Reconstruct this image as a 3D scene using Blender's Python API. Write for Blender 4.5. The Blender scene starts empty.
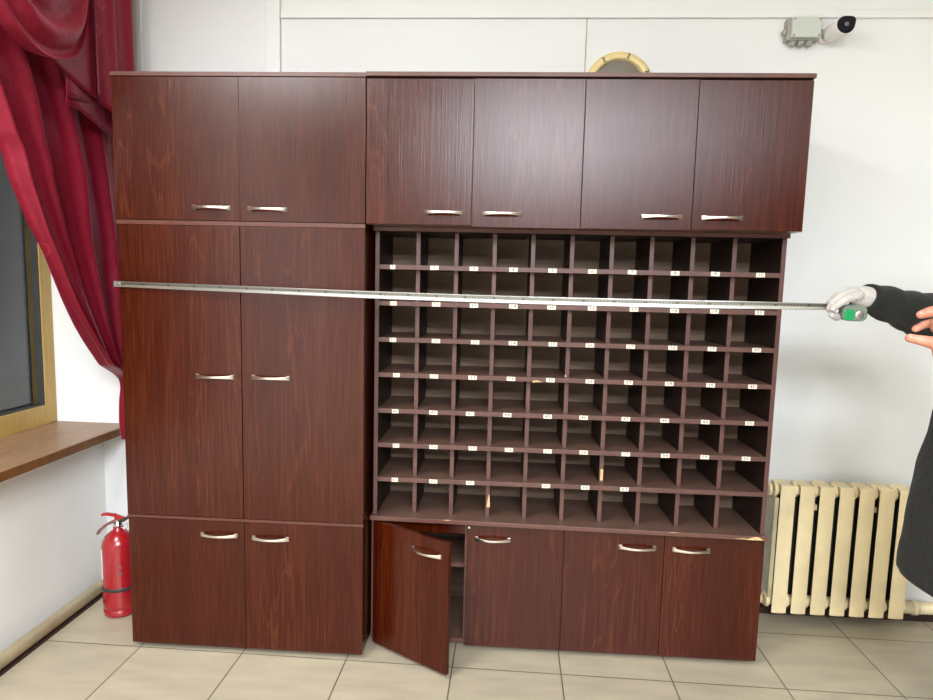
import bpy, bmesh, math, random
from mathutils import Vector, Matrix
random.seed(7)
sc = bpy.context.scene
COL = sc.collection
PI = math.pi

# ------------------------------------------------------------------ materials
def new_mat(name):
    m = bpy.data.materials.new(name); m.use_nodes = True
    nt = m.node_tree; b = nt.nodes['Principled BSDF']
    return m, nt, b

def plain(name, col, rough=.5, metal=0., spec=.5, sheen=0., coat=0., bump=0., bscale=60., vary=0., vscale=6.):
    m, nt, b = new_mat(name)
    b.inputs['Base Color'].default_value = (*col, 1)
    b.inputs['Roughness'].default_value = rough
    b.inputs['Metallic'].default_value = metal
    b.inputs['Specular IOR Level'].default_value = spec
    b.inputs['Sheen Weight'].default_value = sheen
    b.inputs['Coat Weight'].default_value = coat
    if bump or vary:
        tc = nt.nodes.new('ShaderNodeTexCoord')
    if bump:
        n = nt.nodes.new('ShaderNodeTexNoise'); n.inputs['Scale'].default_value = bscale; n.inputs['Detail'].default_value = 4
        nt.links.new(tc.outputs['Object'], n.inputs['Vector'])
        bp = nt.nodes.new('ShaderNodeBump'); bp.inputs['Strength'].default_value = bump; bp.inputs['Distance'].default_value = .01
        nt.links.new(n.outputs['Fac'], bp.inputs['Height']); nt.links.new(bp.outputs['Normal'], b.inputs['Normal'])
    if vary:
        n2 = nt.nodes.new('ShaderNodeTexNoise'); n2.inputs['Scale'].default_value = vscale; n2.inputs['Detail'].default_value = 3
        nt.links.new(tc.outputs['Object'], n2.inputs['Vector'])
        r = nt.nodes.new('ShaderNodeValToRGB')
        r.color_ramp.elements[0].position = .3; r.color_ramp.elements[1].position = .7
        r.color_ramp.elements[0].color = (*[c*(1-vary) for c in col], 1)
        r.color_ramp.elements[1].color = (*[min(1, c*(1+vary)) for c in col], 1)
        nt.links.new(n2.outputs['Fac'], r.inputs['Fac']); nt.links.new(r.outputs['Color'], b.inputs['Base Color'])
    return m

def wood(name, dark, mid, light, axis='Z', rough=.36, spec=.5, bump=.25, fine=1.0, figure=.6, beck=0.):
    m, nt, b = new_mat(name)
    N = nt.nodes.new; Lk = nt.links.new
    tc = N('ShaderNodeTexCoord'); oi = N('ShaderNodeObjectInfo')
    mul = N('ShaderNodeMath'); mul.operation = 'MULTIPLY'; mul.inputs[1].default_value = 37.
    Lk(oi.outputs['Random'], mul.inputs[0])
    add = N('ShaderNodeVectorMath'); add.operation = 'ADD'
    Lk(tc.outputs['Object'], add.inputs[0]); Lk(mul.outputs[0], add.inputs[1])
    def mapped(s_long, s_cross):
        mp = N('ShaderNodeMapping')
        sc_ = [s_cross]*3; sc_['XYZ'.index(axis)] = s_long
        mp.inputs['Scale'].default_value = sc_
        Lk(add.outputs[0], mp.inputs['Vector']); return mp
    # fine fibres
    n1 = N('ShaderNodeTexNoise'); n1.inputs['Scale'].default_value = 1; n1.inputs['Detail'].default_value = 6; n1.inputs['Roughness'].default_value = .65
    Lk(mapped(5, 170*fine).outputs[0], n1.inputs['Vector'])
    # cathedral figure
    n2 = N('ShaderNodeTexNoise'); n2.inputs['Scale'].default_value = 1; n2.inputs['Detail'].default_value = 2; n2.inputs['Distortion'].default_value = .6
    Lk(mapped(1.7, 12).outputs[0], n2.inputs['Vector'])
    w = N('ShaderNodeMath'); w.operation = 'MULTIPLY'; w.inputs[1].default_value = 38
    Lk(n2.outputs['Fac'], w.inputs[0])
    sn = N('ShaderNodeMath'); sn.operation = 'SINE'; Lk(w.outputs[0], sn.inputs[0])
    # broad lanes
    n3 = N('ShaderNodeTexNoise'); n3.inputs['Scale'].default_value = 1; n3.inputs['Detail'].default_value = 1
    Lk(mapped(.3, 9).outputs[0], n3.inputs['Vector'])
    r1 = N('ShaderNodeValToRGB'); e = r1.color_ramp.elements
    e[0].position = .28; e[0].color = (*dark, 1); e[1].position = .74; e[1].color = (*light, 1)
    k = e.new(.5); k.color = (*mid, 1)
    mr = N('ShaderNodeMath'); mr.operation = 'MULTIPLY_ADD'; mr.inputs[1].default_value = .0
    # thin pale figure lines only inside some lanes
    pw = N('ShaderNodeMath'); pw.operation = 'SUBTRACT'; pw.inputs[1].default_value = .80; Lk(sn.outputs[0], pw.inputs[0])
    pm = N('ShaderNodeMath'); pm.operation = 'MAXIMUM'; pm.inputs[1].default_value = 0; Lk(pw.outputs[0], pm.inputs[0])
    ln = N('ShaderNodeTexNoise'); ln.inputs['Scale'].default_value = 1; ln.inputs['Detail'].default_value = 0
    Lk(mapped(.05, 8.5).outputs[0], ln.inputs['Vector'])
    lt_ = N('ShaderNodeMath'); lt_.operation = 'GREATER_THAN'; lt_.inputs[1].default_value = .56; Lk(ln.outputs['Fac'], lt_.inputs[0])
    pp = N('ShaderNodeMath'); pp.operation = 'MULTIPLY'; Lk(pm.outputs[0], pp.inputs[0]); Lk(lt_.outputs[0], pp.inputs[1])
    mr.inputs[1].default_value = 1.3*figure
    Lk(pp.outputs[0], mr.inputs[0]); Lk(n1.outputs['Fac'], mr.inputs[2])
    m3 = N('ShaderNodeMath'); m3.operation = 'MULTIPLY_ADD'; m3.inputs[1].default_value = .35
    s3 = N('ShaderNodeMath'); s3.operation = 'SUBTRACT'; s3.inputs[1].default_value = .5
    Lk(n3.outputs['Fac'], s3.inputs[0]); Lk(s3.outputs[0], m3.inputs[0]); Lk(mr.outputs[0], m3.inputs[2])
    Lk(m3.outputs[0], r1.inputs['Fac']); Lk(r1.outputs['Color'], b.inputs['Base Color'])
    b.inputs['Roughness'].default_value = rough; b.inputs['Specular IOR Level'].default_value = spec
    n4 = N('ShaderNodeTexNoise'); n4.inputs['Scale'].default_value = 1; n4.inputs['Detail'].default_value = 3
    Lk(mapped(3.5, 280*fine).outputs[0], n4.inputs['Vector'])
    bp = N('ShaderNodeBump'); bp.inputs['Strength'].default_value = bump; bp.inputs['Distance'].default_value = .002
    Lk(n4.outputs['Fac'], bp.inputs['Height']); Lk(bp.outputs['Normal'], b.inputs['Normal'])
    if beck:
        # laminate: matt print under a thin embossed varnish (short-tailed gloss lobe)
        df = N('ShaderNodeBsdfDiffuse'); gl_ = N('ShaderNodeBsdfGlossy'); gl_.distribution = 'BECKMANN'; gl_.inputs['Roughness'].default_value = beck
        fr_ = N('ShaderNodeFresnel'); fr_.inputs['IOR'].default_value = 1.46; mx_ = N('ShaderNodeMixShader')
        Lk(r1.outputs['Color'], df.inputs['Color']); Lk(bp.outputs['Normal'], gl_.inputs['Normal'])
        Lk(fr_.outputs[0], mx_.inputs[0]); Lk(df.outputs[0], mx_.inputs[1]); Lk(gl_.outputs[0], mx_.inputs[2])
        Lk(mx_.outputs[0], nt.nodes['Material Output'].inputs['Surface'])
    return m

M = {}
M['maho'] = wood('mahogany_laminate', (.031, .0034, .0004), (.042, .0052, .0008), (.074, .0150, .0045), rough=.325, spec=.5, bump=.22, figure=.6, beck=.27)
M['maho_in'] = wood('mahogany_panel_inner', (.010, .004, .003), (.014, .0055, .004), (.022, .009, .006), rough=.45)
M['shelfwood'] = wood('shelf_board', (.095, .052, .038), (.12, .067, .049), (.145, .083, .062), axis='X', rough=.34, figure=.2)
M['edge'] = plain('edge_band', (.095, .042, .034), .38, vary=.12, vscale=20)
M['edge_red'] = plain('edge_band_red', (.088, .024, .014), .4, vary=.12, vscale=20)
M['edge_dk'] = plain('edge_band_top', (.105, .042, .030), .4, vary=.12, vscale=20)
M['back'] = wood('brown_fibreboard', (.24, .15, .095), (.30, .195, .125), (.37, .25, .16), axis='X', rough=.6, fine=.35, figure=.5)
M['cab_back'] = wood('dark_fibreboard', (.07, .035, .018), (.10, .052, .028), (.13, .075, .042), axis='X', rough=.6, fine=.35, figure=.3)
M['chip'] = plain('raw_chipboard', (.62, .40, .20), .9, vary=.3, vscale=200)
M['steel'] = plain('satin_champagne_steel', (.78, .70, .62), .28, metal=1.)
M['chrome'] = plain('chrome', (.8, .8, .8), .15, metal=1.)
M['black'] = plain('black_plastic', (.012, .012, .013), .45)
M['paper'] = plain('label_paper', (.74, .70, .56), .7)
M['ink'] = plain('printed_ink', (.12, .12, .10), .7)
M['wall'] = plain('cream_painted_plaster', (.82, .835, .825), .55, spec=.3, bump=.05, bscale=35, vary=.02, vscale=2.2)
M['wall_l'] = plain('white_painted_plaster', (.90, .88, .84), .55, spec=.3, bump=.08, bscale=30, vary=.03, vscale=3)
M['far'] = plain('far_room_wall', (.13, .12, .11), .8)
M['ceil'] = plain('white_ceiling', (.85, .84, .80), .8)
M['trim'] = plain('cream_trim_paint', (.83, .84, .825), .5, bump=.03)
M['pipe'] = plain('cream_gloss_pipe_paint', (.86, .74, .47), .3, vary=.10, vscale=14, bump=.04, bscale=25)
M['rad'] = plain('cream_gloss_radiator_paint', (.84, .70, .42), .33, vary=.08, vscale=9, bump=.05, bscale=18)
M['fin_shade_seam'] = plain('fin_shade_and_wall_seam', (.52, .46, .27), .45, vary=.2, vscale=12)  # darkened cream: shade on the rear fin as colour; also the wall seam
M['rad_gap_shade'] = plain('radiator_gap_shade', (.035, .028, .020), .8)  # near-black stands for the shade deep between the radiator slats
M['skirt_shade'] = plain('brown_skirting_and_gap_shade', (.03, .012, .010), .5)  # brown skirting at the back; painted shadow gap under the left pipe
M['goldframe'] = wood('varnished_pine_frame', (.38, .24, .055), (.43, .28, .07), (.48, .32, .09), axis='Z', rough=.35, figure=.2, fine=.6)
M['sill'] = wood('brown_sill_top', (.20, .105, .055), (.27, .155, .085), (.34, .205, .12), axis='Y', rough=.4, fine=.6, figure=.5)
M['sill_edge'] = plain('sill_front_edge', (.16, .060, .012), .45, vary=.2, vscale=20)
M['gasket'] = plain('window_gasket', (.035, .037, .035), .5)
M['clock_gold'] = plain('gold_plastic_rim', (.80, .64, .30), .4, metal=.1)
M['camwhite'] = plain('white_camera_housing', (.82, .80, .76), .35)
M['camface'] = plain('gloss_black_camera_face', (.004, .004, .010), .22, spec=.3)
M['lens'] = plain('camera_lens', (.10, .10, .13), .08, coat=1.)
M['box'] = plain('grey_junction_box', (.56, .60, .54), .5)
M['boxdk'] = plain('grey_gland_rubber', (.36, .35, .32), .6)
M['red'] = plain('extinguisher_red', (.30, .009, .014), .25, coat=.5)
M['redm'] = plain('lever_red', (.38, .012, .014), .35)
M['lever'] = plain('worn_grey_lever', (.24, .10, .09), .35, metal=.3)
M['hose'] = plain('black_rubber', (.03, .027, .024), .5)
M['tag'] = plain('white_sticker', (.75, .74, .70), .6)
M['coat'] = plain('black_coat_cloth', (.0062, .0063, .0045), .95, sheen=.05, bump=.5, bscale=45, vary=.2, vscale=10)
M['trouser'] = plain('dark_trouser_cloth', (.02, .02, .025), .9, bump=.3, bscale=50)
M['shoe'] = plain('black_shoe_leather', (.012, .011, .010), .4)
M['hair'] = plain('dark_hair', (.03, .022, .016), .6, bump=.6, bscale=90)
M['glove'] = plain('white_knit_glove', (.44, .415, .38), .9, sheen=.3, bump=.55, bscale=170, vary=.06, vscale=25)
M['green'] = plain('green_plastic_case', (.008, .25, .075), .3, coat=.4)
M['clearcase'] = plain('smoky_case_shell', (.16, .20, .15), .15, coat=.6)
M['trimsheet'] = plain('hook_steel', (.55, .52, .48), .3, metal=.9)

def skin_mat():
    m, nt, b = new_mat('skin')
    N = nt.nodes.new; Lk = nt.links.new
    tc = N('ShaderNodeTexCoord'); n = N('ShaderNodeTexNoise'); n.inputs['Scale'].default_value = 28; n.inputs['Detail'].default_value = 4
    Lk(tc.outputs['Object'], n.inputs['Vector'])
    r = N('ShaderNodeValToRGB'); r.color_ramp.elements[0].color = (.42, .155, .10, 1); r.color_ramp.elements[1].color = (.58, .27, .18, 1)
    r.color_ramp.elements[0].position = .35; r.color_ramp.elements[1].position = .65
    Lk(n.outputs['Fac'], r.inputs['Fac']); Lk(r.outputs['Color'], b.inputs['Base Color'])
    b.inputs['Roughness'].default_value = .45; b.inputs['Subsurface Weight'].default_value = .12
    b.inputs['Subsurface Radius'].default_value = (.01, .004, .002)
    return m
M['skin'] = skin_mat()

def satin_mat():
    m, nt, b = new_mat('crimson_satin')
    N = nt.nodes.new; Lk = nt.links.new
    tc = N('ShaderNodeTexCoord')
    n = N('ShaderNodeTexNoise'); n.inputs['Scale'].default_value = 3; n.inputs['Detail'].default_value = 3
    Lk(tc.outputs['Object'], n.inputs['Vector'])
    r = N('ShaderNodeValToRGB'); r.color_ramp.elements[0].color = (.150, .0045, .014, 1); r.color_ramp.elements[1].color = (.225, .008, .024, 1)
    Lk(n.outputs['Fac'], r.inputs['Fac'])
    b.inputs['Roughness'].default_value = .42; b.inputs['Specular IOR Level'].default_value = .55
    b.inputs['Specular Tint'].default_value = (1, .45, .55, 1)
    b.inputs['Sheen Weight'].default_value = .3; b.inputs['Sheen Tint'].default_value = (1, .25, .4, 1); b.inputs['Sheen Roughness'].default_value = .35
    # woven-in rings (raised motif) and fine crinkle
    v = N('ShaderNodeTexVoronoi'); v.inputs['Scale'].default_value = 6.5; v.inputs['Randomness'].default_value = .8
    Lk(tc.outputs['Object'], v.inputs['Vector'])
    s = N('ShaderNodeMath'); s.operation = 'SUBTRACT'; s.inputs[1].default_value = .16; Lk(v.outputs['Distance'], s.inputs[0])
    a = N('ShaderNodeMath'); a.operation = 'ABSOLUTE'; Lk(s.outputs[0], a.inputs[0])
    l = N('ShaderNodeMath'); l.operation = 'LESS_THAN'; l.inputs[1].default_value = .018; Lk(a.outputs[0], l.inputs[0])
    gm = N('ShaderNodeMath'); gm.operation = 'MULTIPLY'; gm.inputs[1].default_value = .35; Lk(l.outputs[0], gm.inputs[0])
    cm_ = N('ShaderNodeMix'); cm_.data_type = 'RGBA'; cm_.inputs['B'].default_value = (.45, .05, .10, 1)
    Lk(gm.outputs[0], cm_.inputs['Factor']); Lk(r.outputs['Color'], cm_.inputs['A']); Lk(cm_.outputs['Result'], b.inputs['Base Color'])
    n2 = N('ShaderNodeTexNoise'); n2.inputs['Scale'].default_value = 26; n2.inputs['Detail'].default_value = 5; Lk(tc.outputs['Object'], n2.inputs['Vector'])
    ad = N('ShaderNodeMath'); ad.operation = 'MULTIPLY_ADD'; ad.inputs[1].default_value = .45
    Lk(l.outputs[0], ad.inputs[0]); Lk(n2.outputs['Fac'], ad.inputs[2])
    bp = N('ShaderNodeBump'); bp.inputs['Strength'].default_value = .6; bp.inputs['Distance'].default_value = .006
    Lk(ad.outputs[0], bp.inputs['Height']); Lk(bp.outputs['Normal'], b.inputs['Normal'])
    return m
M['satin'] = satin_mat()

def tile_mat():
    m, nt, b = new_mat('beige_floor_tile')
    N = nt.nodes.new; Lk = nt.links.new
    T = .4141; PHI = -.0136; TX = .0299; TY = .0015
    tc = N('ShaderNodeTexCoord')
    mp = N('ShaderNodeMapping'); mp.vector_type = 'POINT'
    mp.inputs['Rotation'].default_value = (0, 0, -PHI); mp.inputs['Location'].default_value = (-TX + T*20, -TY + T*20, 0)
    Lk(tc.outputs['Object'], mp.inputs['Vector'])
    br = N('ShaderNodeTexBrick'); br.offset = 0; br.squash = 1
    br.inputs['Scale'].default_value = 1; br.inputs['Brick Width'].default_value = T; br.inputs['Row Height'].default_value = T
    br.inputs['Mortar Size'].default_value = .0028; br.inputs['Mortar Smooth'].default_value = .2; br.inputs['Bias'].default_value = 0
    br.inputs['Color1'].default_value = (.375, .325, .235, 1); br.inputs['Color2'].default_value = (.41, .357, .26, 1)
    br.inputs['Mortar'].default_value = (.10, .085, .055, 1)
    Lk(mp.outputs[0], br.inputs['Vector'])
    n = N('ShaderNodeTexNoise'); n.inputs['Scale'].default_value = 7; n.inputs['Detail'].default_value = 6
    mp2 = N('ShaderNodeMapping'); mp2.inputs['Scale'].default_value = (.6, 2.2, 1); Lk(tc.outputs['Object'], mp2.inputs['Vector']); Lk(mp2.outputs[0], n.inputs['Vector'])
    r = N('ShaderNodeValToRGB'); r.color_ramp.elements[0].position = .3; r.color_ramp.elements[1].position = .7
    r.color_ramp.elements[0].color = (.86, .86, .86, 1); r.color_ramp.elements[1].color = (1.06, 1.05, 1.04, 1); Lk(n.outputs['Fac'], r.inputs['Fac'])
    mx = N('ShaderNodeMix'); mx.data_type = 'RGBA'; mx.blend_type = 'MULTIPLY'; mx.inputs['Factor'].default_value = 1
    Lk(br.outputs['Color'], mx.inputs['A']); Lk(r.outputs['Color'], mx.inputs['B']); Lk(mx.outputs['Result'], b.inputs['Base Color'])
    b.inputs['Roughness'].default_value = .38; b.inputs['Specular IOR Level'].default_value = .45
    inv = N('ShaderNodeMath'); inv.operation = 'SUBTRACT'; inv.inputs[0].default_value = 1; Lk(br.outputs['Fac'], inv.inputs[1])
    bp = N('ShaderNodeBump'); bp.inputs['Strength'].default_value = .5; bp.inputs['Distance'].default_value = .002
    Lk(inv.outputs[0], bp.inputs['Height']); Lk(bp.outputs['Normal'], b.inputs['Normal'])
    return m
M['tile'] = tile_mat()

def glass_mat():
    m, nt, b = new_mat('window_glass')
    b.inputs['Base Color'].default_value = (.9, .93, .92, 1); b.inputs['Roughness'].default_value = .02
    b.inputs['Transmission Weight'].default_value = 1.; b.inputs['IOR'].default_value = 1.5
    return m
M['glass'] = glass_mat()

def tape_mat():
    m, nt, b = new_mat('steel_tape_blade')
    N = nt.nodes.new; Lk = nt.links.new
    uv = N('ShaderNodeUVMap'); uv.uv_map = 'UVMap'
    sp = N('ShaderNodeSeparateXYZ'); Lk(uv.outputs[0], sp.inputs[0])      # x = metres along, y = 0..1 across
    def mth(op, a, b_=None, c=None):
        n = N('ShaderNodeMath'); n.operation = op
        for i, v in enumerate((a, b_, c)):
            if v is None: continue
            if isinstance(v, (int, float)): n.inputs[i].default_value = v
            else: Lk(v, n.inputs[i])
        return n.outputs[0]
    cm = mth('FRACT', mth('MULTIPLY', sp.outputs[0], 100))
    low = mth('LESS_THAN', sp.outputs[1], .46)
    tick = mth('MULTIPLY', mth('LESS_THAN', cm, .5), mth('MULTIPLY', mth('GREATER_THAN', sp.outputs[1], .46), mth('LESS_THAN', sp.outputs[1], .74)))
    dm = mth('FRACT', mth('MULTIPLY', sp.outputs[0], 10))
    num = mth('MULTIPLY', mth('LESS_THAN', dm, .10), mth('LESS_THAN', mth('ABSOLUTE', mth('SUBTRACT', sp.outputs[1], .62)), .16))
    m1 = N('ShaderNodeMix'); m1.data_type = 'RGBA'
    m1.inputs['A'].default_value = (.30, .31, .30, 1); m1.inputs['B'].default_value = (.50, .51, .50, 1); Lk(low, m1.inputs['Factor'])
    mx = N('ShaderNodeMix'); mx.data_type = 'RGBA'
    mx.inputs['B'].default_value = (.14, .14, .13, 1)
    Lk(m1.outputs['Result'], mx.inputs['A'])
    Lk(mth('MAXIMUM', mth('MULTIPLY', tick, .7), num), mx.inputs['Factor']); Lk(mx.outputs['Result'], b.inputs['Base Color'])
    b.inputs['Metallic'].default_value = .85; b.inputs['Roughness'].default_value = .3
    return m
M['blade'] = tape_mat()

# ------------------------------------------------------------------ mesh helpers
class MB:
    def __init__(s): s.v = []; s.f = []; s.m = []; s.mats = []; s.sm = []
    def mi(s, mat):
        if mat not in s.mats: s.mats.append(mat)
        return s.mats.index(mat)
    def add(s, vs, fs, mat, smooth=False):
        o = len(s.v); s.v += [tuple(v) for v in vs]
        i = s.mi(mat)
        for f in fs: s.f.append(tuple(o+k for k in f)); s.m.append(i); s.sm.append(smooth)
        return s
    def box(s, x0, x1, y0, y1, z0, z1, mat, zt=None, zb=None, edge=None):
        """box; zt / zb: functions of x for a sloping top / bottom; edge = material of the -Y face"""
        a = lambda x: z0 if zb is None else zb(x)
        b = lambda x: z1 if zt is None else zt(x)
        vs = [(x0,y0,a(x0)),(x1,y0,a(x1)),(x1,y1,a(x1)),(x0,y1,a(x0)),(x0,y0,b(x0)),(x1,y0,b(x1)),(x1,y1,b(x1)),(x0,y1,b(x0))]
        fs = [(3,2,1,0),(4,5,6,7),(1,2,6,5),(2,3,7,6),(3,0,4,7)]
        s.add(vs, fs, mat); s.add(vs, [(0,1,5,4)], edge or mat)
        return s
    def tube(s, pts, rad, mat, n=16, cap=True, flat=1.):
        pts = [Vector(p) for p in pts]
        if not hasattr(rad, '__len__'): rad = [rad]*len(pts)
        vs = []; fs = []
        prev = None
        for i, p in enumerate(pts):
            t = (pts[min(i+1, len(pts)-1)] - pts[max(i-1, 0)])
            if t.length < 1e-9: t = Vector((0, 0, 1))
            t.normalize()
            if prev is None:
                a = Vector((0,0,1)) if abs(t.z) < .9 else Vector((1,0,0))
                u = t.cross(a).normalized()
            else:
                u = (prev - t*prev.dot(t)); u.normalize()
            prev = u; w = t.cross(u)
            for k in range(n):
                c, d = math.cos(2*PI*k/n), math.sin(2*PI*k/n)
                vs.append(p + u*rad[i]*c + w*rad[i]*d*flat)
        for i in range(len(pts)-1):
            for k in range(n):
                k2 = (k+1) % n
                fs.append((i*n+k, i*n+k2, (i+1)*n+k2, (i+1)*n+k))
        s.add(vs, fs, mat, True)
        if cap:
            o = len(s.v) - len(vs)
            i = s.mi(mat)
            s.f.append(tuple(o+k for k in reversed(range(n)))); s.m.append(i); s.sm.append(False)
            s.f.append(tuple(o+(len(pts)-1)*n+k for k in range(n))); s.m.append(i); s.sm.append(False)
        return s
    def lathe(s, prof, mat, c=(0,0,0), axis='Z', n=40, smooth=True):
        vs = []; fs = []
        for r, h in prof:
            for k in range(n):
                a = 2*PI*k/n; p = (r*math.cos(a), r*math.sin(a), h)
                if axis == 'Y': p = (p[0], -h, p[1])       # h grows towards the camera (-Y)
                if axis == 'X': p = (h, p[0], p[1])
                vs.append((p[0]+c[0], p[1]+c[1], p[2]+c[2]))
        for i in range(len(prof)-1):
            for k in range(n):
                k2 = (k+1) % n
                fs.append((i*n+k, i*n+k2, (i+1)*n+k2, (i+1)*n+k))
        fs.append(tuple(reversed(range(n)))); fs.append(tuple((len(prof)-1)*n+k for k in range(n)))
        return s.add(vs, fs, mat, smooth)
    def sphere(s, c, r, mat, n=20, m=12):
        r = r if hasattr(r, '__len__') else (r, r, r)
        vs = []; fs = []
        for j in range(m+1):
            ph = PI*j/m
            for k in range(n):
                a = 2*PI*k/n
                vs.append((c[0]+r[0]*math.sin(ph)*math.cos(a), c[1]+r[1]*math.sin(ph)*math.sin(a), c[2]+r[2]*math.cos(ph)))
        for j in range(m):
            for k in range(n):
                k2 = (k+1) % n
                fs.append((j*n+k, (j+1)*n+k, (j+1)*n+k2, j*n+k2))
        return s.add(vs, fs, mat, True)
    def build(s, name, parent=None, bevel=0., base=None, smooth_all=False, xf=None, world=False):
        me = bpy.data.meshes.new(name)
        b = Vector(base) if base is not None else (Vector(parent['_base']) if parent is not None and '_base' in parent else Vector((0,0,0)))
        vv = [Vector(v) for v in s.v]
        if xf is not None: vv = [xf @ v for v in vv]
        me.from_pydata([v - b for v in vv], [], s.f)
        for m_ in s.mats: me.materials.append(m_)
        for i, p in enumerate(me.polygons):
            p.material_index = s.m[i]; p.use_smooth = s.sm[i] or smooth_all
        bm = bmesh.new(); bm.from_mesh(me)
        bmesh.ops.remove_doubles(bm, verts=bm.verts, dist=1e-6)
        bmesh.ops.recalc_face_normals(bm, faces=bm.faces)
        bm.to_mesh(me); bm.free()
        o = bpy.data.objects.new(name, me); COL.objects.link(o)
        if parent is not None: o.parent = parent; 
        if parent is None: o.location = b
        if bevel:
            md = o.modifiers.new('bevel', 'BEVEL'); md.width = bevel; md.segments = 2; md.limit_method = 'ANGLE'; md.angle_limit = math.radians(50)
        o['_base'] = tuple(b)
        return o

def thing(name, label, cat, base, group=None):
    o = bpy.data.objects.new(name, None); COL.objects.link(o)
    o.location = base; o['_base'] = tuple(base); o['label'] = label; o['category'] = cat
    o.empty_display_size = .1
    if group: o['group'] = group
    return o
def tag(o, label, cat, group=None):
    o['label'] = label; o['category'] = cat
    if group: o['group'] = group
    return o
def struct(o): o['kind'] = 'structure'; return o

# ------------------------------------------------------------------ camera
cam = bpy.data.cameras.new('camera'); camo = bpy.data.objects.new('camera', cam); COL.objects.link(camo)
yaw, pitch, roll, F = -.0601, -.115, .0236, 667.15
fw = Vector((math.sin(yaw)*math.cos(pitch), math.cos(yaw)*math.cos(pitch), math.sin(pitch)))
rt = Vector((math.cos(yaw), -math.sin(yaw), 0)); up = rt.cross(fw)
c_, s_ = math.cos(roll), math.sin(roll)
r2 = rt*c_ + up*s_; u2 = up*c_ - rt*s_
camo.matrix_world = Matrix(((r2.x, u2.x, -fw.x, 1.42), (r2.y, u2.y, -fw.y, -2.4176), (r2.z, u2.z, -fw.z, 1.4533), (0, 0, 0, 1)))
cam.sensor_width = 36; cam.lens = F*36/933
cam.shift_x = 6.265/933; cam.shift_y = 12.654/933
cam.clip_start = .05
sc.camera = camo

# ------------------------------------------------------------------ room shell
YB = .5989; XL = -.462; XR = 5.6; YF = -7.6; ZC = 3.05
XW = -.6845               # inner face of the window frame
struct(MB().box(-1.3, XR+.1, YF-.1, YB+.1, -.1, 0, M['tile']).build('floor'))
struct(MB().box(-1.3, XR+.1, YF-.1, YB+.1, ZC, ZC+.1, M['ceil']).build('ceiling'))
struct(MB().box(-.78, XR+.1, YB, YB+.12, 0, ZC, M['wall']).build('wall_back'))
struct(MB().box(XR, XR+.12, YF, YB, 0, ZC, M['far']).build('wall_right'))
struct(MB().box(XL-.3, XR, YF-.12, YF, 0, ZC, M['far']).build('wall_front'))
WY0, WY1, WZ0, WZ1 = -1.75, YB, .73, 2.75     # window niche runs right up to the back wall
wl = MB()
wl.box(XL-.32, XL, YF, YB, 0, WZ0, M['wall_l'])
wl.box(XL-.32, XL, YF, WY0, WZ0, ZC, M['wall_l'])
wl.box(XL-.32, XL, WY0, YB, WZ1, ZC, M['wall_l'])
struct(wl.build('wall_left'))
# window
win = struct(MB().box(XW-.045, XW-.035, WY0+.05, WY1-.03, WZ0+.09, WZ1-.05, M['glass']).build('window_1'))
fr = MB(); fz0, fz1 = .766, WZ1
fr.box(XW-.07, XW, WY1-.078, WY1-.003, fz0, fz1, M['goldframe'])
fr.box(XW-.07, XW, WY0, WY0+.08, fz0, fz1, M['goldframe'])
fr.box(XW-.07, XW, WY0+.08, WY1-.078, fz0, fz0+.09, M['goldframe'])
fr.box(XW-.07, XW, WY0+.08, WY1-.078, fz1-.08, fz1, M['goldframe'])
fr.box(XW-.07, XW, -.62, -.53, fz0+.09, fz1-.08, M['goldframe'])
f_o = fr.build('window_frame', win, bevel=.004)
gk = MB()
gk.box(XW-.034, XW-.004, WY1-.086, WY1-.079, fz0+.091, fz1-.08, M['gasket'])
gk.box(XW-.034, XW-.004, -.53, WY1-.086, fz0+.091, fz0+.097, M['gasket'])
gk.build('gasket', win)
ws = MB()
ws.box(XW-.04, -.318, WY0+.002, YB-.001, .727, .7655, M['sill'])
sl = ws.build('window_sill', win, bevel=.004)
sl.data.materials.append(M['sill_edge'])
for p in sl.data.polygons:
    if p.normal.x > .8: p.material_index = 1
# trims
struct(MB().box(.353, .417, YB-.018, YB-.0005, 2.15, ZC-.001, M['trim']).build('trim_1', bevel=.003))
struct(MB().box(.419, XR, YB-.014, YB-.0005, 2.594, 2.625, M['trim']).build('trim_2', bevel=.002))
struct(MB().box(-.232, -.205, YB-.02, YB-.0005, 1.9, ZC-.001, M['trim']).build('trim_3', bevel=.005))
struct(MB().box(1.742, 1.7465, YB-.004, YB-.0005, 1.6, 2.594, M['fin_shade_seam']).build('trim_4'))
struct(MB().box(XL+.001, -.360, YF, YB-.002, 0, .0085, M['skirt_shade']).build('pipe_shade_strip'))  # flat dark strip standing in for the shadow gap under the pipe
struct(MB().box(-.359, XR, YB-.04, YB-.001, 0, .030, M['skirt_shade']).build('baseboard_back'))
hp = MB().tube([(-.388, YF+.05, .036), (-.388, .55, .036)], .0262, M['pipe'], 20)
tag(hp.build('heating_pipe', base=(-.388, -1, .0)), 'cream painted heating pipe along the floor of the window wall', 'pipe')
hp = MB().tube([(3.224, .568, .0585), (XR-.05, .568, .0585)], .027, M['pipe'], 20)
hp.tube([(3.30, .568, .0585), (3.325, .568, .0585)], .032, M['pipe'], 20)
tag(hp.build('heating_pipe', base=(3.3, .568, .0)), 'cream painted heating pipe running right from the radiator along the floor', 'pipe')
# night outside the window
nm = plain('night_yard', (.12, .125, .12), .9, vary=.3, vscale=.6)
struct(MB().box(-12, -1.4, -10, 10, -.6, -.5, nm).build('ground_outside'))
w = bpy.data.worlds.new('world'); sc.world = w; w.use_nodes = True
w.node_tree.nodes['Background'].inputs[0].default_value = (.035, .045, .055, 1)
w.node_tree.nodes['Background'].inputs[1].default_value = .35

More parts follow.
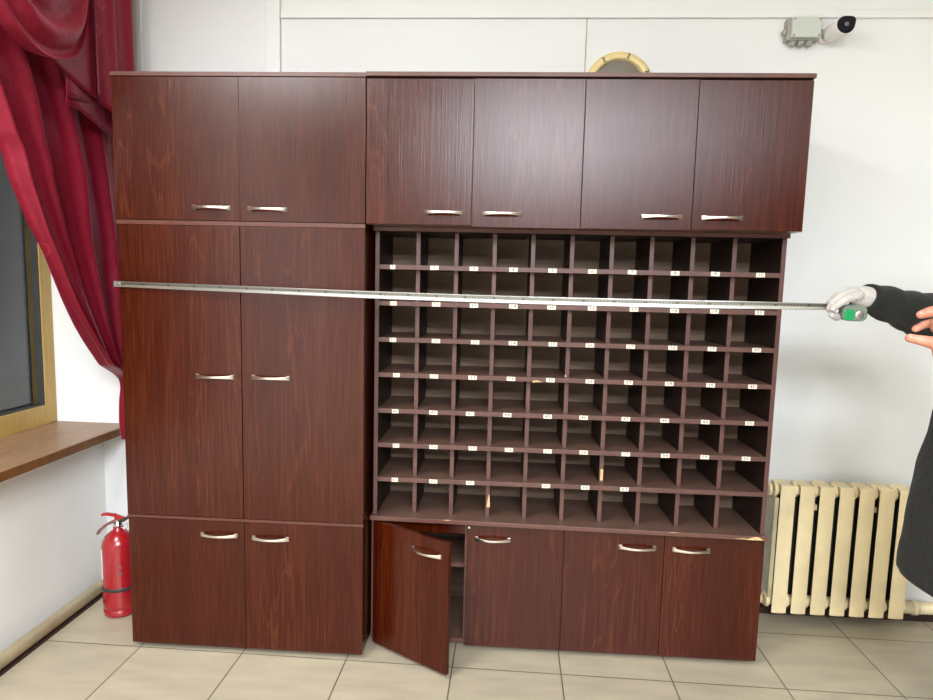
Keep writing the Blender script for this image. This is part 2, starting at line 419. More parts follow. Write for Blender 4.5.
# ------------------------------------------------------------------ handles
def handle_mb(x0, x1, y, z, drop=0.):
    """bow handle, flared feet, on the door face y, arching towards -Y"""
    m = MB(); n = 22; vs = []; fs = []
    for i in range(n+1):
        t = i/n; u = 2*t-1; x = x0 + (x1-x0)*t
        a = math.cos(u*PI/2)**.8 if abs(u) < 1 else 0
        yo = -.0015 - .024*a
        hw = .0045 + .0045*abs(u)**2.2
        th = .0042
        zz = z + (0)
        vs += [(x, y+yo, zz+hw), (x, y+yo, zz-hw), (x, y+yo-th, zz-hw*.75), (x, y+yo-th, zz+hw*.75)]
    for i in range(n):
        for k in range(4):
            k2 = (k+1) % 4
            fs.append((i*4+k, i*4+k2, (i+1)*4+k2, (i+1)*4+k))
    m.add(vs, fs, M['steel'], True); m.add(vs[:4], [(0,1,2,3)], M['steel']); m.add(vs[-4:], [(3,2,1,0)], M['steel'])
    # feet
    for xa, xb in ((x0, x0+.012), (x1-.012, x1)):
        m.box(xa, xb, y-.0045, y+.0002, z-.0085, z+.0085, M['steel'])
    return m

def add_door(cab, x0, x1, yf, z0, z1, hx, hz, zt=None, th=.016):
    d = MB().box(x0, x1, yf, yf+th, z0, z1, M['maho'], zt=zt).build('cabinet_door', cab, bevel=.0008)
    if hx: handle_mb(hx[0], hx[1], yf, hz).build('handle', d, bevel=.0006, base=cab['_base'])
    return d

def carcass(cab, x0, x1, y0, y1, z0, z1, t=.016, mid=None, shelf=None, zt=None, top_over=None, name='carcass', div=()):
    m = MB()
    m.box(x0, x0+t, y0, y1, z0, z1, M['maho'], zt=zt, edge=M['edge_dk'])
    m.box(x1-t, x1, y0, y1, z0, z1, M['maho'], zt=zt, edge=M['edge_dk'])
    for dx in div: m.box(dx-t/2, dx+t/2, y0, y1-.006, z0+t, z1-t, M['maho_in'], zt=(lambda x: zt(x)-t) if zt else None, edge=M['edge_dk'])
    m.box(x0+t, x1-t, y0, y1, z0, z0+t, M['shelfwood'], edge=M['edge_dk'])
    m.box(x0+t, x1-t, y0, y1, z1-t, z1, M['maho'], zt=zt, zb=(lambda x: zt(x)-t) if zt else None, edge=M['edge_dk'])
    o = m.build(name, cab)
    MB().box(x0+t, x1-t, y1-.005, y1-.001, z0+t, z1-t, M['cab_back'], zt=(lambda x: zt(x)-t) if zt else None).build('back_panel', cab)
    return o

# ---- left column: three stacked units, fronts on Y = 0
W = .9193; RL = -.0062       # slight turn of the whole left column
DB = .44
lb = thing('base_cabinet', 'low two-door mahogany cupboard on the floor beside the red extinguisher', 'cabinet', (.46, .2, 0))
m = MB(); 
carcass(lb, .001, W-.001, .018, DB, .022, .5315, div=(.46,))
MB().box(-.004, W+.002, 0, DB, .532, .5435, M['maho'], edge=M['edge_red']).build('top_panel', lb, bevel=.001)
add_door(lb, .0, .4585, 0, .020, .5305, (.288, .432), .4775)
add_door(lb, .4605, W, 0, .020, .5305, (.490, .634), .4725)
for x in (.05, W-.05):
    for y in (.06, DB-.05): MB().lathe([(.018, 0), (.020, .004), (.016, .0215)], M['black'], (x, y, 0), n=16).build('foot', lb)

lm = thing('tall_cabinet', 'tall two-door mahogany cupboard in the middle of the left stack, crossed by the tape', 'cabinet', (.46, .2, .544))
carcass(lm, -.002, W-.001, .018, DB, .5445, 1.6495, div=(.457,))
MB().box(-.009, W+.001, 0, DB, 1.650, 1.6655, M['maho'], edge=M['edge_red']).build('top_panel', lm, bevel=.001)
add_door(lm, -.003, .4555, 0, .5455, 1.6485, (.282, .428), 1.0925)
add_door(lm, .4585, W, 0, .5455, 1.6485, (.496, .641), 1.095)

lt = thing('wall_cabinet', 'two-door mahogany cupboard on top of the left stack, beside the red curtain', 'cabinet', (.46, .2, 1.666))
carcass(lt, -.008, W-.001, .018, DB, 1.667, 2.1735, div=(.458,))
MB().box(-.012, W+.002, -.002, DB, 2.174, 2.189, M['maho'], edge=M['edge_red']).build('top_panel', lt, bevel=.001)
add_door(lt, -.009, .4585, 0, 1.668, 2.172, (.281, .425), 1.7135)
add_door(lt, .4595, W, 0, 1.668, 2.172, (.489, .633), 1.711)

# ---- right column
X0, X1 = .928, 2.456
YR = .112; DR = .50
ztop = lambda x: .5335 - .0135*(x-X0)/(X1-X0)       # underside of the sagging worktop
rb = thing('base_cabinet', 'long four-door mahogany base cupboard with its first door hanging open', 'cabinet', (1.69, .3, 0))
zt1 = lambda x: ztop(x) - .0005
seams = [X0, 1.3105, 1.6905, 2.076, X1-.002]
carcass(rb, X0, X1-.002, YR+.018, DR, .022, .52, zt=zt1, div=(1.3105, 1.6905, 2.076))
MB().box(X0+.016, 1.3025, .20, DR-.006, .308, .324, M['shelfwood'], edge=M['edge_dk']).build('shelf', rb)
MB().box(X0+.016, 1.3025, YR+.019, YR+.035, .476, .515, M['maho'], edge=M['maho']).build('rail', rb)
zd = lambda x: ztop(x) - .003
hs = [None, (1.342, 1.482), (1.902, 2.044), (2.107, 2.250)]
hzs = [0, .466, .4595, .4595]
for i in range(1, 4):
    add_door(rb, seams[i]+.001, seams[i+1]-.001, YR, .020, .52, hs[i], hzs[i], zt=zd)
# the open door, hinged on its left edge
dw = .376; ang = -math.radians(33.2)
ob = MB().box(0, dw, 0, .016, .021, .5285, M['maho'])
xf = Matrix.Translation((.941, .098, 0)) @ Matrix.Rotation(ang, 4, 'Z')
od = ob.build('cabinet_door', rb, bevel=.0008, xf=xf)
od['label'] = 'door standing open'
handle_mb(.200, .344, 0, .469).build('handle', od, base=rb['_base'], xf=xf, bevel=.0006)
for hz_ in (.10, .44):
    hm = MB().box(.931+.014, .975, .125, .150, hz_-.012, hz_+.012, M['chrome']).tube([(.948, .128, hz_), (.962, .112, hz_)], .008, M['chrome'], 10)
    hm.build('hinge', rb, bevel=.001)
for x in (X0+.05, 1.69, X1-.045):
    for y in (YR+.055, DR-.05): MB().lathe([(.018, 0), (.021, .004), (.016, .0215)], M['black'], (x, y, 0), n=16).build('foot', rb)
MB().lathe([(.005, 0), (.004, .003)], M['tag'], (1.318, YR-.0002, .5215-.012), 'Y', 12).build('screw_cap', rb)

wt = MB()
YT = .080
zt_top = lambda x: ztop(x) + .0165
wt.box(X0+.002, X1+.002, YT, DR, .5, .55, M['shelfwood'], zt=zt_top, zb=ztop, edge=M['edge_dk'])
wo = wt.build('worktop', bevel=.0012, base=(1.69, .3, .5475-.01))
tag(wo, 'dark worktop board between the pigeonholes and the lower cupboards, chipped at its right corner', 'worktop')
def chip(parent, pts, y, d=.0012):
    m = MB()
    n = len(pts); vs = [(x, y-d, z) for x, z in pts] + [(x, y+.003, z) for x, z in pts]
    fs = [tuple(range(n)), tuple(reversed(range(n, 2*n)))] + [(i, (i+1) % n, n+(i+1) % n, n+i) for i in range(n)]
    m.add(vs, fs, M['chip'])
    o = m.build('chipped_edge', parent); o['label'] = 'pale raw chipboard where the edge is chipped'
chip(wo, [(2.367, .5235), (2.38, .5275), (2.395, .533), (2.41, .5355), (2.421, .531), (2.435, .5235), (2.40, .5225)], YT)
chip(wo, [(2.325, .5255), (2.368, .5285), (2.37, .5245)], YT)
chip(wo, [(1.215, .5465), (1.232, .548), (1.25, .5465), (1.232, .545)], YT)
chip(wo, [(2.08, .538), (2.10, .5395), (2.125, .538)], YT)

# ---- pigeonhole rack
PX0, PX1 = .938, 2.4445; YP = .103; YPB = .420
pr = thing('pigeonhole_rack', 'open mahogany rack of small numbered pigeonholes standing on the worktop', 'shelving', (1.69, .3, .56))
T = .016
zb_ = lambda x: zt_top(x) + .0005
for xa in (PX0, PX1-T):
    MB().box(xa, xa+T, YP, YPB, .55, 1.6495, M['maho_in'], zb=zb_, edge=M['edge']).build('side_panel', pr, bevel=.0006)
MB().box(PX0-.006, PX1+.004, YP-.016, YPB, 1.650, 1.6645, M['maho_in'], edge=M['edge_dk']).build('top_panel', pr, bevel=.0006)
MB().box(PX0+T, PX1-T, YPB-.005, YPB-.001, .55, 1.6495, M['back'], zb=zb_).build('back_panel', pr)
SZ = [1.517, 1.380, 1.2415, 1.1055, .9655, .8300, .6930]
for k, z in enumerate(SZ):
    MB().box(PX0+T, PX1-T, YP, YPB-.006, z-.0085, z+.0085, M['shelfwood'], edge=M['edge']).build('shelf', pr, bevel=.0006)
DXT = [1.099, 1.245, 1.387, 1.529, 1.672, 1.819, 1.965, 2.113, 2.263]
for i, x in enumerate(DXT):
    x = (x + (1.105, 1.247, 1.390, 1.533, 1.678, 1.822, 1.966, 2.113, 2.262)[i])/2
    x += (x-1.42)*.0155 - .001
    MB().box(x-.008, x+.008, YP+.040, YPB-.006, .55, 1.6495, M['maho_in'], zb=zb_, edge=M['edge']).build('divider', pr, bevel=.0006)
LX = {1: [1.005, 1.163, 1.311, 1.459, 1.604, 1.751, 1.896, 2.052, 2.197, 2.359],
 2: [1.009, 1.172, 1.315, 1.463, 1.606, 1.756, 1.91, 2.058, 2.203, 2.365],
 3: [1.009, 1.174, 1.323, 1.466, 1.616, 1.754, 1.905, 2.06, 2.203, 2.365],
 4: [1.024, 1.169, 1.317, 1.463, 1.612, 1.76, 1.904, 2.055, 2.207, 2.36],
 5: [1.021, 1.169, 1.311, 1.453, 1.607, 1.743, 1.901, 2.046, 2.196, 2.359],
 6: [1.026, 1.172, 1.324, 1.464, 1.612, 1.749, 1.908, 2.056, 2.203, 2.356],
 7: [1.023, 1.174, 1.318, None, 1.611, 1.761, 1.91]}
def text_mesh(txt, size):
    cu = bpy.data.curves.new('t', 'FONT'); cu.body = txt; cu.size = size; cu.align_x = 'CENTER'; cu.align_y = 'CENTER'; cu.resolution_u = 2
    cu.offset = size*.015
    o = bpy.data.objects.new('t', cu); COL.objects.link(o)
    dg = bpy.context.evaluated_depsgraph_get(); me = bpy.data.meshes.new_from_object(o.evaluated_get(dg))
    vs = [tuple(v.co) for v in me.vertices]; fs = [tuple(p.vertices) for p in me.polygons]
    bpy.data.objects.remove(o); bpy.data.curves.remove(cu); bpy.data.meshes.remove(me)
    return vs, fs
for r in range(1, 8):
    for c, x in enumerate(LX[r]):
        if x is None: continue
        num = (r-1)*10 + c + 1
        hw = (.0095 if r == 1 else .0125) if c == 0 else .0158
        z = SZ[r-1] + random.uniform(-.0006, .0006); tilt = random.uniform(-.04, .04)
        m = MB().box(-hw, hw, -.0008, 0, -.0078, .0078, M['paper'])
        vs, fs = text_mesh(str(num), .016)
        m.add([(a*1.35, -.0010, b) for a, b, _ in vs], fs, M['ink'])
        m.build('number_label', pr, xf=Matrix.Translation((x, YP-.0002, z)) @ Matrix.Rotation(tilt, 4, 'Y'))
chip(pr, [(1.3835, .585), (1.3885, .625), (1.3935, .640), (1.397, .585)], YP+.040)
chip(pr, [(1.8225, .712), (1.8225, .757), (1.8325, .757), (1.8325, .712)], YP+.040)
chip(pr, [(1.669, 1.1145), (1.671, 1.128), (1.6755, 1.1145)], YP+.040)
chip(pr, [(1.545, 1.094), (1.56, 1.0965), (1.585, 1.0965), (1.56, 1.103), (1.545, 1.1)], YP)
chip(pr, [(1.963, 1.392), (1.963, 1.40), (1.971, 1.397), (1.970, 1.389)], YP+.040)

# ---- upper right cupboard
ur = thing('wall_cabinet', 'long four-door mahogany cupboard across the top right, above the pigeonholes', 'cabinet', (1.69, .2, 1.67))
YU = -.010; 
carcass(ur, .9225, X1-.004, YU+.018, DB, 1.6655, 2.1725, div=(1.3035, 1.6855, 2.068))
MB().box(.9225, X1-.006, YU-.008, DB, 2.173, 2.1875, M['maho'], edge=M['edge_dk']).build('top_panel', ur, bevel=.001)
us = [.923, 1.3035, 1.6855, 2.068, 2.447]
uh = [(1.134, 1.275), (1.340, 1.480), (1.892, 2.036), (2.100, 2.244)]
for i in range(4):
    dy = (.0, -.006, -.006, -.002)[i]; zb0 = (1.667, 1.661, 1.6625, 1.6655)[i]
    add_door(ur, us[i]+.0015, us[i+1]-.0015, YU+dy, zb0, 2.166, uh[i], 1.709-.001*i)

# ------------------------------------------------------------------ measuring tape
mt = thing('measuring_tape', 'steel measuring tape stretched across the cupboards from its green case in the gloved hand', 'tape measure', (1.2, -.12, 1.41))
tp = [(-.008, -.014, 1.429), (.233, -.030, 1.4255), (.474, -.048, 1.422), (.943, -.092, 1.414), (1.31, -.127, 1.4105), (1.614, -.159, 1.4095), (1.998, -.200, 1.4105), (2.33, -.238, 1.4135), (2.48, -.254, 1.415)]
def interp(pts, t):
    n = len(pts)-1; s = t*n; i = min(int(s), n-1); f = s-i
    P = [Vector(pts[max(0, min(n, i+k))]) for k in (-1, 0, 1, 2)]
    return .5*((2*P[1]) + (P[2]-P[0])*f + (2*P[0]-5*P[1]+4*P[2]-P[3])*f*f + (3*P[1]-P[0]-3*P[2]+P[3])*f**3)
bl = bpy.data.meshes.new('blade'); bm = bmesh.new(); uvl = bm.loops.layers.uv.new('UVMap')
NS = 240; NC = 6; rows = []; L = 0; prevp = None; Ls = []
for i in range(NS+1):
    t = i/NS; p = interp(tp, t)
    if prevp is not None: L += (p-prevp).length
    prevp = p; Ls.append(L)
    tw = -.60*max(0, 1-p.x/1.3) - .75*max(0, (p.x-1.95)/.53)**1.3 + .04*math.sin(p.x*3)
    row = []
    for j in range(NC+1):
        v = j/NC - .5; h = .0250*v; cu_ = .0034*(1-(2*v)**2)
        row.append(bm.verts.new(p + Vector((0, cu_*math.cos(tw) + h*math.sin(tw), h*math.cos(tw))) - Vector(mt['_base'])))
    rows.append(row)
for i in range(NS):
    for j in range(NC):
        f = bm.faces.new((rows[i][j], rows[i+1][j], rows[i+1][j+1], rows[i][j+1])); f.smooth = True
        for lp, (a, b) in zip(f.loops, ((i, j), (i+1, j), (i+1, j+1), (i, j+1))): lp[uvl].uv = (Ls[a], b/NC)
bm.to_mesh(bl); bm.free(); bl.materials.append(M['blade'])
bo = bpy.data.objects.new('blade', bl); COL.objects.link(bo); bo.parent = mt
sd = bo.modifiers.new('s', 'SOLIDIFY'); sd.thickness = .0004
hk = MB().box(-.014, -.0125, -.018, .006, 1.417, 1.441, M['trimsheet']).box(-.014, .014, -.021, -.0195, 1.419, 1.439, M['trimsheet'])
hk.tube([(.004, -.0195, 1.429), (.004, -.0225, 1.429)], .003, M['chrome'], 10)
hk.build('hook', mt, bevel=.0004)
# case: rounded D body with a green band and smoky ends
def dshape(cx, cz, w_, h_, n=28):
    out = []
    for k in range(n):
        a = 2*PI*k/n; ca, sa = math.cos(a), math.sin(a); e = .55
        out.append((cx + w_/2*abs(ca)**e*(1 if ca > 0 else -1), cz + h_/2*abs(sa)**e*(1 if sa > 0 else -1)))
    return out
def prism(m, pts, y0, y1, mat, inset=.004):
    n = len(pts); cx = sum(p[0] for p in pts)/n; cz = sum(p[1] for p in pts)/n
    lay = [(y0, 1-inset/.03), (y0+inset, 1), (y1-inset, 1), (y1, 1-inset/.03)]
    vs = [(cx+(x-cx)*s, y, cz+(z-cz)*s) for y, s in lay for x, z in pts]
    fs = [(i*n+k, i*n+(k+1) % n, (i+1)*n+(k+1) % n, (i+1)*n+k) for i in range(3) for k in range(n)]
    m.add(vs, fs, mat, True); m.add(vs, [tuple(range(n)), tuple(3*n+k for k in range(n))], mat)
CX, CZ, CY = 2.512, 1.396, -.262
cs = MB(); prism(cs, dshape(CX, CZ+.002, .074, .052), CY-.017, CY+.017, M['clearcase'])
co_ = cs.build('case', mt)
cs = MB(); prism(cs, dshape(CX-.018, CZ-.004, .032, .036), CY-.0195, CY+.0195, M['green']); cs.build('case_band', co_, base=mt['_base'])
cs = MB(); cs.lathe([(.013, .0), (.013, .0025), (.010, .0035)], M['trimsheet'], (CX+.012, CY-.0165, CZ-.004), 'Y', 24); cs.build('case_badge', co_, base=mt['_base'])

# ------------------------------------------------------------------ wall clock
ck = thing('wall_clock', 'round gold-rimmed wall clock mostly hidden behind the top of the right cupboard', 'clock', (1.889, YB, 2.312))
cy = YB - .001
m = MB(); R = .145
m.lathe([(R-.012, 0), (R, .004), (R, .014), (R-.006, .021), (.116, .023), (.112, .018), (.110, .006)], M['clock_gold'], (1.889, cy, 2.312), 'Y', 72)
m.build('rim', ck)
MB().lathe([(.1095, .0065), (.1095, .0085), (.001, .0085)], plain('clock_dark_dial', (.24, .23, .20), .3, coat=.3), (1.889, cy, 2.312), 'Y', 60).build('dial', ck)
# hour marks printed on the rim: small zig-zag strokes
for a in (28, 74, 122):
    q = MB(); ra = .1275; ar = math.radians(a)
    cx_, cz_ = 1.889+ra*math.cos(ar), 2.312+ra*math.sin(ar)
    pts = [(-.004, .011), (.004, .005), (-.004, -.003), (.003, -.011)]
    for (x1, z1), (x2, z2) in zip(pts, pts[1:]):
        for P in ((x1, z1, x2, z2),):
            c, s = math.cos(ar-PI/2), math.sin(ar-PI/2)
            A = (cx_+x1*c-z1*s, cz_+x1*s+z1*c); B = (cx_+x2*c-z2*s, cz_+x2*s+z2*c)
            q.tube([(A[0], cy-.0232, A[1]), (B[0], cy-.0232, B[1])], .0024, M['ink'], 8)
    q.build('hour_mark', ck)

# ------------------------------------------------------------------ junction box and camera
jb = thing('junction_box', 'grey square electrical junction box on the wall left of the camera', 'junction box', (2.63, YB, 2.53))
bx0, bx1, bz0, bz1 = 2.574, 2.690, 2.499, 2.578; by0 = .535
MB().box(bx0-.012, bx1+.004, by0+.02, YB-.0005, bz0-.006, bz1+.004, M['boxdk']).build('box_body', jb, bevel=.004)
MB().box(bx0, bx1, by0, by0+.0195, bz0, bz1, M['box']).build('cover', jb, bevel=.003)
for x in (bx0+.008, bx1-.008):
    for z in (bz0+.008, bz1-.008): MB().lathe([(.0045, 0), (.0045, .002)], M['boxdk'], (x, by0-.0002, z), 'Y', 14).build('screw', jb)
for x in (bx0+.018, bx0+.052, bx0+.086):
    MB().lathe([(.016, 0), (.016, -.006), (.009, -.012), (.008, -.018)], M['boxdk'], (x, by0+.038, bz0-.007), 'Z', 18).build('cable_gland', jb)
MB().lathe([(.015, 0), (.015, -.006), (.009, -.012)], M['boxdk'], (bx0-.013, by0+.038, bz0+.03), 'X', 18).build('cable_gland', jb)

cc = thing('security_camera', 'white bullet security camera with glossy black face on the upper right wall', 'security camera', (2.745, YB, 2.53))
MB().lathe([(.030, 0), (.030, .010), (.024, .016)], M['camwhite'], (2.725, YB-.0005, 2.520), 'Y', 28).build('mount_base', cc)
MB().tube([(2.728, YB-.012, 2.518), (2.732, YB-.055, 2.512), (2.744, YB-.07, 2.526)], [.015, .013, .014], M['camwhite'], 16).build('bracket', cc)
ax = Vector((.13, -.95, .03)).normalized()
q = Matrix.Translation((2.742, YB-.045, 2.520)) @ Matrix.Diagonal((1.1, 1.1, 1, 1)) @ ax.to_track_quat('Z', 'Y').to_matrix().to_4x4()
cb = MB().lathe([(.026, -.015), (.031, -.008), (.033, .012), (.0345, .06), (.0345, .075), (.033, .078)], M['camwhite'], (0, 0, 0), 'Z', 36).build('housing', cc, xf=q)
loc = q.inverted().to_3x3() @ Vector((1, 0, .75)); AT = math.degrees(math.atan2(loc.y, loc.x))
# front glass, drawn out to a point at one side like the sun hood
n = 40; vs = []; 
for h, s in ((.0785, 1.), (.0825, .97), (.0835, .80)):
    for k in range(n):
        a = 2*PI*k/n; r = .0335*s
        d = max(0, math.cos(a - math.radians(AT)))**10*.010*s
        vs.append(((r+d)*math.cos(a), (r+d)*math.sin(a), h))
fs = [(i*n+k, i*n+(k+1) % n, (i+1)*n+(k+1) % n, (i+1)*n+k) for i in range(2) for k in range(n)] + [tuple(2*n+k for k in range(n)), tuple(reversed(range(n)))]
MB().add(vs, fs, M['camface']).build('front_glass', cc, xf=q)
MB().lathe([(.009, .0838), (.009, .086), (.006, .0875)], M['lens'], (0, 0, 0), 'Z', 24).build('lens', cc, xf=q)
MB().tube([(2.69, .575, 2.54), (2.70, .568, 2.545), (2.712, .575, 2.54)], .0035, M['camwhite'], 10).build('cable', cc)

# ------------------------------------------------------------------ radiator
ra = thing('radiator', 'cream painted seven-section radiator on the wall right of the cupboards', 'radiator', (2.92, .5, .05))
Z0, Z1 = .060, .634; YFR = .447
for i in range(7):
    x = 2.640 + .0826*i; s = MB()
    zo = .0035*i
    # front slat: shallow-crowned flat face, with a rear slat and a web
    w2 = .0625; nx = 6
    for (ya, yb_, mt_) in ((YFR, YFR+.005, 'rad'), (YFR+.085, YFR+.100, 'rad')):
        vs = []; fs = []
        for zz, ins in ((Z0+zo*0, 0), (Z1, 0), ):
            for j in range(nx+1):
                u = j/nx; cr = .004*(1-(2*u-1)**2)
                vs.append((x+w2*u, ya-cr, zz))
            for j in range(nx+1): vs.append((x+w2*(1-j/nx), yb_, zz))
        k = 2*(nx+1)
        fs = [(a, (a+1) % k, k+(a+1) % k, k+a) for a in range(k)] + [tuple(range(k)), tuple(range(k, 2*k))]
        s.add(vs, fs, M[mt_])
    s.box(x+.006, x+w2-.006, YFR+.004, YFR+.086, Z1-.016, Z1-.003, M['rad'])
    s.box(x-.008, x+.0746, YFR+.074, YFR+.078, Z0+.03, Z1-.07, M['rad_gap_shade'])  # dark sheet painted in as the shade behind the gaps
    s.box(x+.024, x+.037, YFR+.005, YFR+.086, Z0+.03, Z1-.05, M['rad_gap_shade'])  # web, coloured as dark as the shaded gap
    s.build('radiator_section', ra, bevel=.003)
for z, nm_ in ((.602, 'upper'), (.100, 'lower')):
    s = MB()
    s.tube([(2.625, YFR+.052, z), (3.2195, YFR+.052, z)], .022, M['rad'], 20)
    for i in range(8):
        xc = 2.6285 + .0826*i
        s.tube([(xc-.0095, YFR+.040, z+.006), (xc-.007, YFR+.040, z+.006), (xc+.005, YFR+.040, z+.006), (xc+.009, YFR+.040, z+.006)], [.028, .033, .033, .026], M['rad'], 22)
    s.build('header_pipe', ra)
MB().tube([(2.612, YFR+.045, .604), (2.60, YFR+.045, .604)], [.031, .026], M['rad'], 22).build('end_cap', ra)
s = MB().tube([(2.612, YFR+.052, .100), (2.57, YFR+.052, .100)], [.020, .017], M['rad'], 18)
s.tube([(2.595, YFR+.052, .085), (2.595, YFR+.052, .135)], [.013, .011], M['rad'], 14)
s.build('valve', ra)
MB().box(2.6215, 2.6395, YFR+.008, YFR+.10, .125, .575, M['fin_shade_seam']).build('rear_fin', ra, bevel=.003)  # fin's shade is mixed into its darker paint colour
for x in (2.79, 3.04):
    MB().box(x+.010, x+.022, YFR+.030, YB-.002, .520, .545, M['rad']).build('bracket', ra, bevel=.003)

# ------------------------------------------------------------------ fire extinguisher
fx = thing('fire_extinguisher', 'red fire extinguisher standing on the floor between the window wall and the cupboards', 'fire extinguisher', (-.203, .265, 0))
ex, ey = -.203, .265; er = .069
MB().lathe([(er-.012, .0), (er-.003, .004), (er-.001, .012), (er-.001, .030), (er-.005, .033), (er-.001, .037), (er, .05), (er, .30), (er-.004, .325), (er-.017, .350), (er-.036, .366), (.024, .372), (.020, .377), (.020, .386)], M['red'], (ex, ey, 0), n=48).build('cylinder', fx)
MB().lathe([(.018, .385), (.018, .40), (.013, .402), (.013, .416)], M['chrome'], (ex, ey, 0), n=20).build('valve', fx)
MB().lathe([(er+.0012, .118), (er+.0025, .121), (er+.0025, .131), (er+.0012, .134)], M['hose'], (ex, ey, 0), n=48).build('strap', fx)
lv = MB()
def bar(m, pts, w_, th, mat):
    vs = []; fs = []
    for (x, z) in pts: vs += [(x, ey-w_/2, z+th/2), (x, ey+w_/2, z+th/2), (x, ey+w_/2, z-th/2), (x, ey-w_/2, z-th/2)]
    n = len(pts)
    for i in range(n-1):
        for k in range(4): fs.append((i*4+k, i*4+(k+1) % 4, (i+1)*4+(k+1) % 4, (i+1)*4+k))
    fs += [(0, 1, 2, 3), (n*4-4, n*4-1, n*4-2, n*4-3)]
    m.add(vs, fs, mat)
bar(lv, [(ex-.070, .437), (ex-.050, .440), (ex-.02, .437), (ex+.005, .430), (ex+.030, .422)], .022, .009, M['redm'])
bar(lv, [(ex-.012, .434), (ex-.006, .42), (ex+.006, .405)], .018, .022, M['redm'])
lv.build('squeeze_lever', fx, bevel=.002)
lv = MB(); bar(lv, [(ex-.092, .352), (ex-.082, .366), (ex-.060, .386), (ex-.035, .402), (ex-.008, .412), (ex+.016, .418)], .024, .014, M['lever']); lv.build('carry_handle', fx, bevel=.002)
MB().tube([(ex+.012, ey-.012, .410), (ex+.03, ey-.014, .420), (ex+.055, ey-.012, .436), (ex+.075, ey-.004, .43), (ex+.085, ey+.01, .40), (ex+.086, ey+.02, .30), (ex+.083, ey+.02, .20)], .0075, M['hose'], 12).build('hose', fx)
ring = [(ex+.045+.014*math.cos(a*PI/8), ey-.03, .405+.016*math.sin(a*PI/8)) for a in range(17)]
MB().tube(ring, .0012, M['chrome'], 8).build('safety_pin', fx)
# small side sticker and a handwritten squiggle
st = MB(); vs = []; fs = []
for i in range(9):
    a = math.radians(176 + 7*i)
    for z in (.17, .30): vs.append((ex+(er+.0008)*math.cos(a), ey+(er+.0008)*math.sin(a), z))
for i in range(8): fs.append((2*i, 2*i+2, 2*i+3, 2*i+1))
st.add(vs, fs, M['tag']); o = st.build('sticker', fx); o.modifiers.new('s', 'SOLIDIFY').thickness = .0005
def on_cyl(u, z):
    a = math.radians(-90) + u/er; return (ex+(er+.001)*math.cos(a), ey+(er+.001)*math.sin(a), z)
sq = [(.0, .232), (.012, .236), (.020, .228), (.012, .212), (.002, .197), (.010, .190), (.022, .198), (.016, .206)]
q = MB().tube([on_cyl(u+.024, z) for u, z in sq], .0018, M['ink'], 8); q.build('pen_mark', fx)

# ------------------------------------------------------------------ curtain and swag
def cr(pts, t):
    """Catmull-Rom through 2-D/3-D points keyed by their own first value"""
    ks = [p[0] for p in pts]
    t = max(ks[0], min(ks[-1], t))
    for i in range(len(ks)-1):
        if t <= ks[i+1]: break
    f = (t-ks[i])/(ks[i+1]-ks[i]); n = len(pts)-1
    P = [pts[max(0, min(n, i+k))][1] for k in (-1, 0, 1, 2)]
    return .5*((2*P[1]) + (P[2]-P[0])*f + (2*P[0]-5*P[1]+4*P[2]-P[3])*f*f + (3*P[1]-P[0]-3*P[2]+P[3])*f**3)
LE = [(.72, .465), (.80, .45), (.90, .455), (.965, .468), (1.012, .44), (1.081, .308), (1.223, .176), (1.351, .071), (1.486, -.023), (1.621, -.109), (1.776, -.180), (1.921, -.244), (2.3, -.46), (2.75, -.80), (3.0, -1.0)]
RE = [(.72, .51), (.90, .50), (1.0, .51), (1.2, .49), (1.6, .53), (2.2, .555), (3.0, .565)]
NZ, NSS = 170, 150
cv = []; cf = []
for i in range(NZ+1):
    z = .72 + (3.0-.72)*i/NZ
    l, r_ = cr(LE, z), cr(RE, z)
    wdt = r_-l
    amp = .028*min(1, .35 + wdt/.5)
    for j in range(NSS+1):
        s = j/NSS
        # pleats fan out from the tie; the first is a fat rolled hem
        ph = 2*PI*(4.2*s**.85) + 1.1*math.sin(z*1.9+s*2) + .35*math.sin(z*6+s*11)
        f = math.sin(ph) + .28*math.sin(2.3*ph+z*4) + .18*math.sin(z*13+s*17)*s*(1-s)*3
        y = l + wdt*(s + .012*math.cos(ph)*(1 if 0 < j < NSS else 0))
        x = -.262 + amp*f*.62
        if s < .07:
            x += .036*math.sin(PI*s/.07)
        elif s < .12:
            x -= .026*math.sin(PI*(s-.07)/.05)
        x += .05*min(1, max(0, (z-2.0)))*(s-.5)*0
        cv.append((x, y, z))
for i in range(NZ):
    for j in range(NSS):
        a = i*(NSS+1)+j; cf.append((a, a+1, a+NSS+2, a+NSS+1))
cu = MB().add(cv, cf, M['satin'], True).build('curtain', base=(-.26, .2, .75))
cu.modifiers.new('s', 'SOLIDIFY').thickness = .002
tag(cu, 'crimson satin window curtain swept aside and gathered behind the left cupboards', 'curtain')

va = thing('curtain_swag', 'crimson satin swag with a pleated tail draped over the top of the curtain', 'valance', (-.15, 0, 2.3))
